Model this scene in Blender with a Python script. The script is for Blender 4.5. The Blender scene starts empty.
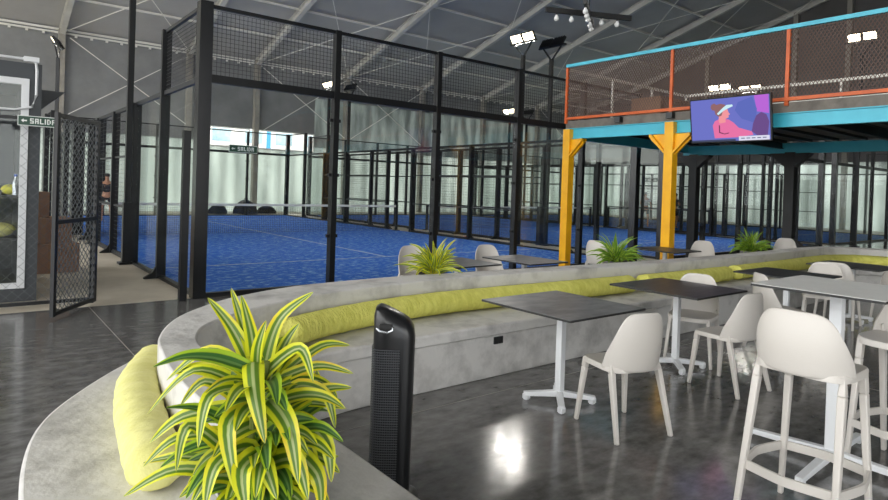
import bpy, math, random
from mathutils import Vector, Matrix
C = bpy.context.scene.collection
sc = bpy.context.scene
PI = math.pi
# ------------------------------------------------------------------ camera
F, CX, CY, YAW, PITCH, ROLL = 606.27, 448.95, 194.9, .675, -.010, .033
fw = Vector((math.sin(YAW)*math.cos(PITCH), math.cos(YAW)*math.cos(PITCH), math.sin(PITCH)))
rt = Vector((math.cos(YAW), -math.sin(YAW), 0)); up = rt.cross(fw)
r2 = rt*math.cos(ROLL)+up*math.sin(ROLL); u2 = -rt*math.sin(ROLL)+up*math.cos(ROLL)
cam = bpy.data.cameras.new('camera'); camo = bpy.data.objects.new('camera', cam); C.objects.link(camo)
cam.sensor_width = 36; cam.lens = F/888*36; cam.shift_x = -(CX-444)/888; cam.shift_y = -(250-CY)/888
cam.clip_start = .05; cam.clip_end = 400
m = Matrix.Identity(4)
for i in range(3): m[i][0], m[i][1], m[i][2] = r2[i], u2[i], -fw[i]
camo.matrix_world = Matrix.Translation((-2.51, -8.546, 1.596)) @ m
sc.camera = camo
# ------------------------------------------------------------------ sky, light, exposure
w = bpy.data.worlds.new('sky'); sc.world = w; w.use_nodes = True
wn = w.node_tree; bg = wn.nodes['Background']
tc = wn.nodes.new('ShaderNodeTexCoord'); nz = wn.nodes.new('ShaderNodeTexNoise'); cr = wn.nodes.new('ShaderNodeValToRGB')
nz.inputs['Scale'].default_value = 2.2; nz.inputs['Detail'].default_value = 4
cr.color_ramp.elements[0].position = .35; cr.color_ramp.elements[0].color = (.80, .85, .90, 1)
cr.color_ramp.elements[1].position = .6; cr.color_ramp.elements[1].color = (1, .985, .96, 1)
wn.links.new(tc.outputs['Generated'], nz.inputs['Vector']); wn.links.new(nz.outputs['Fac'], cr.inputs['Fac']); wn.links.new(cr.outputs['Color'], bg.inputs['Color'])
bg.inputs['Strength'].default_value = 2.6
sc.view_settings.view_transform = 'Standard'; sc.view_settings.look = 'None'
sc.view_settings.exposure = 0.83; sc.view_settings.gamma = 1; sc.view_settings.use_curve_mapping = False
sc.cycles.transparent_max_bounces = 48; sc.cycles.max_bounces = 10; sc.cycles.diffuse_bounces = 5; sc.cycles.sample_clamp_indirect = 6
def area(name, loc, size, power, rot, col=(1, 1, 1)):
    l = bpy.data.lights.new(name, 'AREA'); l.shape = 'RECTANGLE'; l.size, l.size_y = size; l.energy = power; l.color = col
    o = bpy.data.objects.new(name, l); C.objects.link(o); o.location = loc; o.rotation_euler = rot; return o

sl_ = bpy.data.lights.new('sun', 'SUN'); sl_.energy = 3.0; sl_.angle = math.radians(3); sl_.color = (1, .97, .92)
so_ = bpy.data.objects.new('sun', sl_); C.objects.link(so_); so_.rotation_euler = (math.radians(-38), 0, math.radians(12))
# ------------------------------------------------------------------ helpers
class MB:
    def __init__(s): s.v = []; s.f = []; s.m = []; s.uv = {}
    def add(s, vs, fs, mi=0):
        b = len(s.v); s.v += [tuple(v) for v in vs]; s.f += [tuple(i+b for i in f) for f in fs]; s.m += [mi]*len(fs); return b
    def box(s, a, b, mi=0):
        x0, y0, z0 = a; x1, y1, z1 = b
        s.add([(x0,y0,z0),(x1,y0,z0),(x1,y1,z0),(x0,y1,z0),(x0,y0,z1),(x1,y0,z1),(x1,y1,z1),(x0,y1,z1)],
              [(0,3,2,1),(4,5,6,7),(0,1,5,4),(1,2,6,5),(2,3,7,6),(3,0,4,7)], mi); return s
    def cbox(s, c, d, mi=0):
        return s.box([c[i]-d[i]/2 for i in range(3)], [c[i]+d[i]/2 for i in range(3)], mi)
    def bar(s, p, q, w, h=None, w2=None, h2=None, mi=0, caps=True, side=None):
        p, q = Vector(p), Vector(q); h = h or w; w2 = w2 or w; h2 = h2 or h
        d = (q-p).normalized(); ref = Vector(side) if side else (Vector((0,0,1)) if abs(d.z) < .9 else Vector((0,1,0)))
        a = d.cross(ref).normalized(); b = a.cross(d).normalized(); vs = []
        for c, ww, hh in ((p, w, h), (q, w2, h2)):
            for i, j in ((-1,-1),(1,-1),(1,1),(-1,1)): vs.append(c+a*i*ww/2+b*j*hh/2)
        fs = [(0,1,5,4),(1,2,6,5),(2,3,7,6),(3,0,4,7)]
        if caps: fs += [(3,2,1,0),(4,5,6,7)]
        s.add(vs, fs, mi); return s
    def tube(s, pts, rad, n=8, mi=0, closed=False, flat=1.0, ref=(0,0,1)):
        pts = [Vector(p) for p in pts]; N = len(pts)
        rr = rad if isinstance(rad, (list, tuple)) else [rad]*N; vs = []
        prev = None
        for i, p in enumerate(pts):
            d = (pts[min(i+1, N-1)]-pts[max(i-1, 0)]) if not closed else (pts[(i+1) % N]-pts[i-1])
            d.normalize(); r = Vector(ref)
            if abs(d.dot(r)) > .95: r = Vector((1,0,0)) if prev is None else prev
            a = d.cross(r).normalized(); b = a.cross(d).normalized(); prev = b
            for k in range(n):
                t = 2*PI*k/n; vs.append(p+a*math.cos(t)*rr[i]+b*math.sin(t)*rr[i]*flat)
        fs = []
        for i in range(N if closed else N-1):
            for k in range(n):
                fs.append((i*n+k, i*n+(k+1) % n, ((i+1) % N)*n+(k+1) % n, ((i+1) % N)*n+k))
        if not closed: fs += [tuple(reversed(range(n))), tuple((N-1)*n+k for k in range(n))]
        s.add(vs, fs, mi); return s
    def lathe(s, prof, c=(0,0,0), n=20, mi=0):
        vs = []
        for r, z in prof:
            for k in range(n): t = 2*PI*k/n; vs.append((c[0]+r*math.cos(t), c[1]+r*math.sin(t), c[2]+z))
        fs = [(i*n+k, i*n+(k+1) % n, (i+1)*n+(k+1) % n, (i+1)*n+k) for i in range(len(prof)-1) for k in range(n)]
        fs += [tuple(reversed(range(n))), tuple((len(prof)-1)*n+k for k in range(n))]
        s.add(vs, fs, mi); return s
    def prism(s, pts, ax, a, b, mi=0):      # polygon in the two other axes, extruded along ax from a to b
        def mk(p, t):
            q = list(p); q.insert(ax, t); return tuple(q)
        n = len(pts)
        s.add([mk(p, a) for p in pts]+[mk(p, b) for p in pts],
              [tuple(reversed(range(n))), tuple(range(n, 2*n))]+[(i, (i+1) % n, n+(i+1) % n, n+i) for i in range(n)], mi); return s
    def strip(s, rows, mi=0):               # grid of rows of points
        n = len(rows[0]); s.add([p for r in rows for p in r], [(i*n+k, i*n+k+1, (i+1)*n+k+1, (i+1)*n+k) for i in range(len(rows)-1) for k in range(n-1)], mi); return s
def obj(name, mb, mats, parent=None, smooth=False, loc=None, bevel=0, subsurf=0, solid=0):
    me = bpy.data.meshes.new(name); me.from_pydata(mb.v, [], mb.f)
    for mt in (mats if isinstance(mats, (list, tuple)) else [mats]): me.materials.append(mt)
    me.polygons.foreach_set('material_index', mb.m)
    if smooth: me.polygons.foreach_set('use_smooth', [True]*len(mb.f))
    if mb.uv:
        a = me.attributes.new('across', 'FLOAT', 'POINT')
        a.data.foreach_set('value', [mb.uv.get(i, 0.) for i in range(len(mb.v))])
    me.update()
    import bmesh
    bm = bmesh.new(); bm.from_mesh(me); bmesh.ops.recalc_face_normals(bm, faces=bm.faces); bm.to_mesh(me); bm.free()
    if smooth and not mb.uv: me.set_sharp_from_angle(angle=math.radians(42))
    o = bpy.data.objects.new(name, me); C.objects.link(o)
    if parent: o.parent = parent
    if loc: o.location = loc
    if solid: d = o.modifiers.new('solidify', 'SOLIDIFY'); d.thickness = solid; d.offset = 0
    if bevel: d = o.modifiers.new('bevel', 'BEVEL'); d.width = bevel; d.segments = 2; d.limit_method = 'ANGLE'
    if subsurf: d = o.modifiers.new('subsurf', 'SUBSURF'); d.levels = subsurf; d.render_levels = subsurf
    return o
def tag(o, label, cat, group=None):
    o['label'] = label; o['category'] = cat
    if group: o['group'] = group
    return o
def thing(name, label, cat, loc=(0,0,0), rz=0, group=None):
    o = bpy.data.objects.new(name, None); C.objects.link(o); o.empty_display_size = .1
    o.location = loc; o.rotation_euler = (0, 0, rz); return tag(o, label, cat, group)
def struct(o): o['kind'] = 'structure'; return o
KIDS = {}
def dup(root, loc, rz=None, label=None, group=None):
    def cp(o, par):
        c = o.copy(); C.objects.link(c)
        if par: c.parent = par
        for ch in o.children: cp(ch, c)
        return c
    r = cp(root, None); r.location = loc
    if rz is not None: r.rotation_euler = (0, 0, rz)
    if label: r['label'] = label
    if group: r['group'] = group
    return r
def catmull(P, n=8):
    P = [Vector(p) for p in P]; out = []
    for i in range(len(P)-1):
        a, b, c, d = P[max(i-1, 0)], P[i], P[i+1], P[min(i+2, len(P)-1)]
        for k in range(n):
            t = k/n; out.append(.5*((2*b)+(c-a)*t+(2*a-5*b+4*c-d)*t*t+(-a+3*b-3*c+d)*t**3))
    out.append(P[-1]); return out

# ------------------------------------------------------------------ materials
def S(r, g, b):
    f = lambda c: (c/255/12.92) if c/255 <= .04045 else ((c/255+.055)/1.055)**2.4
    return (f(r), f(g), f(b), 1)
def mat(name, c, rough=.5, metal=0, c2=None, scale=4., stretch=(1,1,1), bump=0, bscale=None, lo=.35, hi=.65, coat=0, spec=.5, detail=5, rough2=None, emit=0):
    mt = bpy.data.materials.new(name); mt.use_nodes = True; nt = mt.node_tree; b = nt.nodes['Principled BSDF']
    b.inputs['Base Color'].default_value = c; b.inputs['Roughness'].default_value = rough; b.inputs['Metallic'].default_value = metal
    b.inputs['Specular IOR Level'].default_value = spec; b.inputs['Coat Weight'].default_value = coat; b.inputs['Coat Roughness'].default_value = .08
    if emit: b.inputs['Emission Color'].default_value = c; b.inputs['Emission Strength'].default_value = emit
    t = nt.nodes.new('ShaderNodeTexCoord'); mp = nt.nodes.new('ShaderNodeMapping'); mp.inputs['Scale'].default_value = stretch
    nt.links.new(t.outputs['Object'], mp.inputs['Vector'])
    if c2 or rough2 is not None:
        n = nt.nodes.new('ShaderNodeTexNoise'); n.inputs['Scale'].default_value = scale; n.inputs['Detail'].default_value = detail; n.inputs['Roughness'].default_value = .62
        nt.links.new(mp.outputs[0], n.inputs['Vector'])
        r = nt.nodes.new('ShaderNodeMapRange'); r.inputs['From Min'].default_value = lo; r.inputs['From Max'].default_value = hi
        nt.links.new(n.outputs['Fac'], r.inputs['Value'])
        if c2:
            x = nt.nodes.new('ShaderNodeMix'); x.data_type = 'RGBA'; x.inputs['A'].default_value = c; x.inputs['B'].default_value = c2
            nt.links.new(r.outputs[0], x.inputs['Factor']); nt.links.new(x.outputs['Result'], b.inputs['Base Color'])
        if rough2 is not None:
            q = nt.nodes.new('ShaderNodeMapRange'); q.inputs['To Min'].default_value = rough; q.inputs['To Max'].default_value = rough2
            nt.links.new(r.outputs[0], q.inputs['Value']); nt.links.new(q.outputs[0], b.inputs['Roughness'])
    if bump:
        n2 = nt.nodes.new('ShaderNodeTexNoise'); n2.inputs['Scale'].default_value = bscale or scale*4; n2.inputs['Detail'].default_value = 4
        nt.links.new(mp.outputs[0], n2.inputs['Vector'])
        bp = nt.nodes.new('ShaderNodeBump'); bp.inputs['Strength'].default_value = bump; bp.inputs['Distance'].default_value = .02
        nt.links.new(n2.outputs['Fac'], bp.inputs['Height']); nt.links.new(bp.outputs[0], b.inputs['Normal'])
    return mt
def glassmat(name, tint=(.965, .975, .97, 1), fac=.06):
    mt = bpy.data.materials.new(name); mt.use_nodes = True; nt = mt.node_tree; nt.nodes.clear()
    o = nt.nodes.new('ShaderNodeOutputMaterial'); x = nt.nodes.new('ShaderNodeMixShader'); t = nt.nodes.new('ShaderNodeBsdfTransparent'); g = nt.nodes.new('ShaderNodeBsdfGlossy')
    t.inputs['Color'].default_value = tint; g.inputs['Roughness'].default_value = .02; g.inputs['Color'].default_value = (.9, .95, .92, 1)
    f = nt.nodes.new('ShaderNodeLayerWeight'); f.inputs['Blend'].default_value = .5; pw = nt.nodes.new('ShaderNodeMath'); pw.operation = 'POWER'; pw.inputs[1].default_value = 4.
    a = nt.nodes.new('ShaderNodeMath'); a.operation = 'MULTIPLY_ADD'; a.inputs[1].default_value = .16; a.inputs[2].default_value = fac*.4; nt.links.new(f.outputs['Facing'], pw.inputs[0]); nt.links.new(pw.outputs[0], a.inputs[0])
    nt.links.new(a.outputs[0], x.inputs[0]); nt.links.new(t.outputs[0], x.inputs[1]); nt.links.new(g.outputs[0], x.inputs[2]); nt.links.new(x.outputs[0], o.inputs[0]); return mt
def panelmat(name, c, c2, trans=.8, scale=1.2, ribs=16.):
    mt = bpy.data.materials.new(name); mt.use_nodes = True; nt = mt.node_tree; nt.nodes.clear()
    o = nt.nodes.new('ShaderNodeOutputMaterial'); x = nt.nodes.new('ShaderNodeMixShader'); x.inputs[0].default_value = trans
    d = nt.nodes.new('ShaderNodeBsdfDiffuse'); t = nt.nodes.new('ShaderNodeBsdfTranslucent')
    tc = nt.nodes.new('ShaderNodeTexCoord'); mp = nt.nodes.new('ShaderNodeMapping'); mp.inputs['Scale'].default_value = (1, 1, .25)
    n = nt.nodes.new('ShaderNodeTexNoise'); n.inputs['Scale'].default_value = scale; n.inputs['Detail'].default_value = 5
    r = nt.nodes.new('ShaderNodeMapRange'); r.inputs['From Min'].default_value = .38; r.inputs['From Max'].default_value = .62
    m_ = nt.nodes.new('ShaderNodeMix'); m_.data_type = 'RGBA'; m_.inputs['A'].default_value = c; m_.inputs['B'].default_value = c2
    L = nt.links.new; L(tc.outputs['Object'], mp.inputs[0]); L(mp.outputs[0], n.inputs['Vector']); L(n.outputs['Fac'], r.inputs['Value']); L(r.outputs[0], m_.inputs['Factor'])
    wv = nt.nodes.new('ShaderNodeTexWave'); wv.inputs['Scale'].default_value = ribs/20; wv.bands_direction = 'DIAGONAL'
    mp2 = nt.nodes.new('ShaderNodeMapping'); mp2.inputs['Scale'].default_value = (1, 1, 0); L(tc.outputs['Object'], mp2.inputs[0]); L(mp2.outputs[0], wv.inputs['Vector'])
    m2 = nt.nodes.new('ShaderNodeMix'); m2.data_type = 'RGBA'; m2.blend_type = 'MULTIPLY'; m2.inputs['Factor'].default_value = .22
    L(m_.outputs['Result'], m2.inputs['A']); L(wv.outputs['Color'], m2.inputs['B'])
    L(m2.outputs['Result'], d.inputs['Color']); L(m2.outputs['Result'], t.inputs['Color']); L(d.outputs[0], x.inputs[1]); L(t.outputs[0], x.inputs[2]); L(x.outputs[0], o.inputs[0]); return mt
def emitmat(name, c, s):
    mt = bpy.data.materials.new(name); mt.use_nodes = True; nt = mt.node_tree; nt.nodes.clear()
    o = nt.nodes.new('ShaderNodeOutputMaterial'); e = nt.nodes.new('ShaderNodeEmission'); e.inputs[0].default_value = c; e.inputs[1].default_value = s; nt.links.new(e.outputs[0], o.inputs[0]); return mt
def leafmat(name, mid, streak, edge, warm, k=1.):
    mt = bpy.data.materials.new(name); mt.use_nodes = True; nt = mt.node_tree; b = nt.nodes['Principled BSDF']; b.inputs['Roughness'].default_value = .38
    at = nt.nodes.new('ShaderNodeAttribute'); at.attribute_name = 'across'
    cr = nt.nodes.new('ShaderNodeValToRGB'); e = cr.color_ramp.elements; cr.color_ramp.interpolation = 'LINEAR'
    e[0].position = 0; e[0].color = streak; e[1].position = 1; e[1].color = edge
    for p, c in ((.10, streak), (.2, mid), (.5, mid), (.62, edge)): q = e.new(p); q.color = c
    n = nt.nodes.new('ShaderNodeTexNoise'); n.inputs['Scale'].default_value = 5; tc = nt.nodes.new('ShaderNodeTexCoord'); nt.links.new(tc.outputs['Object'], n.inputs['Vector'])
    x = nt.nodes.new('ShaderNodeMix'); x.data_type = 'RGBA'; r = nt.nodes.new('ShaderNodeMapRange'); r.inputs['From Min'].default_value = .52; r.inputs['From Max'].default_value = .7
    r2_ = nt.nodes.new('ShaderNodeMath'); r2_.operation = 'MULTIPLY'
    st = nt.nodes.new('ShaderNodeMapRange'); st.inputs['From Min'].default_value = .55; st.inputs['From Max'].default_value = .7; st.inputs['To Max'].default_value = k
    nt.links.new(at.outputs['Fac'], cr.inputs[0]); nt.links.new(at.outputs['Fac'], st.inputs['Value']); nt.links.new(n.outputs['Fac'], r.inputs['Value'])
    nt.links.new(r.outputs[0], r2_.inputs[0]); nt.links.new(st.outputs[0], r2_.inputs[1]); nt.links.new(r2_.outputs[0], x.inputs['Factor'])
    nt.links.new(cr.outputs[0], x.inputs['A']); x.inputs['B'].default_value = warm
    nt.links.new(x.outputs['Result'], b.inputs['Base Color'])
    tr = nt.nodes.new('ShaderNodeBsdfTranslucent'); nt.links.new(x.outputs['Result'], tr.inputs[0]); ms = nt.nodes.new('ShaderNodeMixShader'); ms.inputs[0].default_value = .25
    nt.links.new(b.outputs[0], ms.inputs[1]); nt.links.new(tr.outputs[0], ms.inputs[2]); nt.links.new(ms.outputs[0], nt.nodes['Material Output'].inputs[0]); return mt
M = dict(
 conc=mat('concrete', S(206,204,200), .6, c2=S(152,150,147), scale=3.4, bump=.35, bscale=18, lo=.47, hi=.74, detail=11),
 conc2=mat('stained concrete', S(168,165,160), .65, c2=S(112,108,104), scale=1.6, bump=.35, bscale=14, lo=.45, hi=.72, stretch=(.6,1,1.6)),
 floor=mat('polished concrete floor', S(122,121,119), .10, c2=S(80,78,76), scale=6, lo=.34, hi=.66, rough2=.20, detail=12, stretch=(1,1.7,1), spec=.7),
 walk=mat('trowelled concrete', S(212,203,186), .5, c2=S(190,180,162), scale=1.2),
 turf=mat('blue sanded turf', S(12,104,215), .85, c2=S(160,205,240), scale=6, stretch=(1.,2.0,1), lo=.52, hi=.66, detail=8, bump=.3, bscale=60),
 line=mat('white court line', S(205,215,225), .8, c2=S(120,150,205), scale=6),
 black=mat('black powder coat', S(24,26,28), .4, spec=.4, c2=S(18,19,21), scale=3),
 blackgloss=mat('glossy black steel', S(28,30,33), .25, metal=.3, spec=.7),
 wire=mat('black wire', S(30,32,34), .5), galv=mat('galvanised wire', S(104,108,110), .45, metal=.4), 
 glass=glassmat('court glass'), frame=mat('cream painted steel', S(168,163,152), .5, c2=S(140,136,128), scale=1.5),
 raft=mat('grey painted steel', S(215,213,206), .5, c2=S(196,194,188), scale=1), purl=mat('light purlin steel', S(240,238,230), .5),
 foil=mat('grey insulation foil', S(146,147,146), .5, metal=.05, c2=S(126,127,127), scale=.6, bump=.12, bscale=3),
 roof=mat('grey roof foil', S(190,189,187), .6, metal=.0, c2=S(176,175,173), scale=.3, bump=.15, bscale=1.2),
 gable=mat('brown grey sheet', S(98,95,94), .5, metal=.1, c2=S(84,82,81), scale=.5),
 pan=panelmat('translucent panel', (.64,.68,.65,1), (.50,.54,.515,1)),
 pan3=panelmat('white door sheet', (.95,.96,.95,1), (.9,.92,.91,1)),
 pan2=panelmat('dim translucent sheet', (.52,.56,.54,1), (.30,.33,.32,1), trans=.45, scale=2.2),
 teal=mat('turquoise paint', S(72,190,212), .4, c2=S(64,176,200), scale=2), yellow=mat('yellow paint', S(248,186,16), .4, c2=S(234,168,14), scale=3),
 orange=mat('orange paint', S(214,98,30), .45, c2=S(190,82,26), scale=4), owire=mat('brown rusty mesh wire', S(112,90,80), .6),
 deck=mat('dark deck steel', S(46,48,50), .4, metal=.5), slab=mat('raw slab edge', S(128,122,114), .8, c2=S(96,92,86), scale=3, bump=.4),
 white=mat('white powder coat', S(222,224,226), .35), chair=mat('off-white moulded plastic', S(200,195,188), .42, bump=.05, bscale=160),
 lime=mat('lime cushion fabric', S(226,223,116), .85, c2=S(206,203,92), scale=9, bump=1., bscale=26, stretch=(2.2,1,1)),
 lit_lime=mat('lit-tone lime fabric', S(226,222,150), .85, c2=S(216,212,132), scale=6, bump=.5, bscale=16, stretch=(1,2,1)),  # lime fabric again, brighter light put into its colour; also colours a bag
 top1=mat('grey stone laminate', S(124,124,125), .4, c2=S(88,88,91), scale=5, detail=8, stretch=(1,2,1)),
 top2=mat('shade-darkened grained laminate', S(74,73,74), .42, c2=S(42,41,42), scale=4, detail=8, stretch=(1,7,1)),  # grained tabletop, dimmer lighting put into its dark colour
 top3=mat('light grey laminate', S(214,214,210), .55, c2=S(202,202,199), scale=3), edge=mat('black edge', S(30,30,30), .5),
 plast=mat('black plastic', S(22,23,25), .28, spec=.5), dplast=mat('dark slot', S(10,10,11), .5), grill=mat('charcoal fan grille', S(70,72,76), .35), silver=mat('silver plastic', S(170,175,180), .25, metal=.8),
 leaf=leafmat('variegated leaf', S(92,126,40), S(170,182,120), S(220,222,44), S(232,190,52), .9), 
 leaf3=leafmat('duller green leaf', S(52,96,40), S(96,130,70), S(160,190,46), S(190,190,60), .3),  # darker, duller green variant mixed in so the leaves vary
 leaf2=leafmat('plain green leaf', S(62,116,34), S(84,140,44), S(176,200,70), S(190,190,70), .3),
 stem=mat('stem', S(110,120,50), .6), soil=mat('soil', S(60,46,36), .9), pot=mat('grey planter', S(120,118,114), .7, c2=S(98,96,93)),
 lamp=emitmat('lit floodlight panel', (1,.84,.58,1), 9), lampoff=mat('unlit lamp glass', S(90,92,95), .2), bulb=mat('frosted bulb', S(225,225,225), .3),
 signg=mat('green sign face', S(28,70,52), .4), signw=mat('white sign lettering', S(225,230,225), .5), skin=mat('skin', S(190,140,110), .6),
 hair=mat('dark hair', S(35,28,25), .6), grey=mat('dark grey panel', S(62,66,70), .5, c2=S(62,66,70), scale=2), card=mat('brown cardboard', S(156,122,100), .8, c2=S(140,106,86), scale=3),
 bagy=mat('yellow wrap', S(225,220,50), .5), blue=mat('blue cap plastic', S(40,90,190), .4), netw=mat('black net cord', S(30,32,36), .7), tape=mat('white net tape', S(225,225,220), .6),
 dark=mat('dark fabric', S(38,38,42), .9), shirt=mat('white shirt', S(205,205,205), .8), facade=mat('white outside facade', S(238,236,230), .8), win=mat('pale window', S(150,185,200), .2, c2=S(190,205,205), scale=.8),
 cblue=mat('bright blue stripe', S(70,160,215), .5), asphalt=mat('outside paving', S(150,148,142), .9), rock=mat('black netting heap', S(28,30,32), .9), red=mat('orange plastic', S(215,90,40), .5),
)
# ------------------------------------------------------------------ setting: ground, floors, walls, roof
XW, XE, YN, YS = -16., 37.4, 24., -28.
EAVE, SL, YR = 8.3, .31, -2.
def roofz(y): return EAVE+SL*(YN-y) if y > YR else EAVE+SL*(YN-YR)-SL*(YR-y)
struct(obj('ground_outside', MB().box((-120,-110,-.5),(160,160,-.16)), M['asphalt']))
fl = MB(); fl.box((XW,YS,-.15),(XE,0,0)); fl.box((XW,0,-.15),(-2.4,.25,0)); struct(obj('floor_lounge', fl, M['floor']))
fl = MB(); fl.box((XW,.25,-.15),(-2.4,YN,-.002)); fl.box((-2.4,0,-.15),(XE,YN,-.002)); struct(obj('floor_walkway', fl, M['walk']))
jm = mat('floor joint', S(150,146,138), .6)
jt = MB()
for x in (-1.28,): jt.box((x-.004,-2.6,0),(x+.004,0,.001))
for y in (-5.08, -8.2): jt.box((-1.1 if y > -6 else -4,y-.003,0),(9.3,y+.003,.001))
for x in (3.6, 6.4): jt.box((x-.003,-9,0),(x+.003,-4.9,.001))
struct(obj('trim_floor_joints', jt, jm))
# north wall: translucent lower band, grey foil above, strip window to the street
nw = MB(); nw.box((XW,YN,0),(7.25,YN+.05,3.7)); nw.box((7.25,YN,0),(13.35,YN+.05,3.45)); nw.box((13.35,YN,0),(XE,YN+.05,3.75))
struct(obj('wall_north_translucent', nw, M['pan']))
nu = MB(); nu.box((XW,YN,3.7),(7.25,YN+.06,EAVE)); nu.box((7.25,YN,4.5),(13.35,YN+.06,EAVE)); nu.box((13.35,YN,6.6),(XE,YN+.06,EAVE))
struct(obj('wall_north_foil', nu, M['foil']))
struct(obj('wall_north_wrinkled_sheet', MB().box((13.35,YN,3.75),(XE,YN+.05,6.6)), M['pan2']))
wf = MB()
for x0, x1 in ((7.25, 9.55), (9.85, 13.35)):
    wf.box((x0,YN-.02,3.43),(x1,YN+.06,3.5)); wf.box((x0,YN-.02,4.44),(x1,YN+.06,4.5)); wf.box((x0,YN-.02,3.5),(x0+.05,YN+.06,4.44)); wf.box((x1-.05,YN-.02,3.5),(x1,YN+.06,4.44))
struct(obj('window_1', wf, M['purl']))
# east gable wall
ge = MB(); ge.box((XE,-6,0),(XE+.05,YN,3.9)); struct(obj('wall_east_translucent', ge, M['pan']))
ge = MB()
ge.prism([(YS,0),(-6,0),(-6,3.9),(YN,3.9),(YN,EAVE),(YR,roofz(YR)),(YS,roofz(YS))], 0, XE, XE+.06)
struct(obj('wall_east', ge, M['gable']))
struct(obj('wall_south_skylight_block', MB().box((3,-13.6,0),(XE,-13.5,roofz(-13.5))), M['foil']))  # added unseen wall, blocks southern skylight so the right side darkens
rf = MB()
rf.prism([(YN+.6,roofz(YN+.6)),(YR,roofz(YR)),(YS-.6,roofz(YS-.6)),(YS-.6,roofz(YS-.6)+.08),(YR,roofz(YR)+.08),(YN+.6,roofz(YN+.6)+.08)], 0, XW-.5, XE+.5)
struct(obj('ceiling', rf, M['roof']))
PX = [-15.7,-10.2,-4.7,.8,6.3,9.8,15.3,20.9,26.3,31.9,37.2]
for i, x in enumerate(PX):
    mb = MB(); mb.box((x-.13,YN-.34,0),(x+.13,YN-.02,EAVE-.1)); fo = obj('portal_frame', mb, M['frame']); struct(fo)
    r = MB()
    for ya, yb in ((YN-.1, YR), (YR, YS)):
        za, zb = roofz(ya), roofz(yb)
        r.bar((x,ya,za-.42),(x,yb,zb-.42),.22,.05); r.bar((x,ya,za-.1),(x,yb,zb-.1),.22,.05); r.bar((x,ya,za-.26),(x,yb,zb-.26),.04,.3)
    obj('rafter', r, M['raft'], fo)
pl = MB()
y = YN-.05
while y > YS:
    z = roofz(y)-.05
    pl.bar((XW,y,z-.06),(XE,y,z-.06),.09,.09); y -= 2.68
struct(obj('trim_purlins', pl, M['purl']))
cl = MB(); x = XW
while x < XE: cl.cbox((x,YN-.1,EAVE-.32),(.1,.1,.12)); x += .62
cl.box((XW,YN-.08,EAVE-.28),(XE,YN-.02,EAVE-.2)); struct(obj('trim_eave_rail', cl, M['purl']))
cb = MB()
for i in (0,1,3,5,6,8,9):
    x0, x1 = PX[i], PX[i+1]
    if i != 8: cb.bar((x0+.3,YN-.3,4.4),(x1-.1,YN-.3,7.85),.035); cb.bar((x0+.3,YN-.28,7.85),(x1-.1,YN-.28,4.4),.035)
    for ya in (YN-.3, YN-8.3, YN-16.3):
        yb = ya-8; f = lambda y: roofz(y)-.38
        cb.bar((x0,ya,f(ya)),(x1,yb,f(yb)),.03); cb.bar((x0,yb,f(yb)),(x1,ya,f(ya)),.03)
struct(obj('trim_brace_cables', cb, M['purl']))
gc = MB()
for y in (13.1, 7.5, 4.6, -1., -6.6): gc.box((XE-.3,y-.13,0),(XE-.02,y+.13,roofz(y)-.3))
struct(obj('trim_gable_columns', gc, M['frame']))
struct(obj('door_1', MB().box((XE-.06,21.75,0),(XE-.01,22.85,4.3)), M['pan3']))
# houses beyond the strip window
t = thing('apartment_building', 'white apartment block seen through the strip window in the far wall', 'building', (22,48,0))
mb = MB(); mb.box((-20,0,0),(18,10,16)); obj('wall', mb, M['facade'], t)
for k in range(12):
    for z in (3.2, 5.3, 7.4, 9.5):
        x = -19+k*3; mb = MB(); mb.box((x,-.05,z),(x+1.7,.05,z+1.2)); obj('window', mb, M['win'], t)
    if k % 4 == 1: mb = MB(); mb.box((x+2.1,-.06,2),(x+2.5,.04,14)); obj('pilaster', mb, M['cblue'], t)

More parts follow.
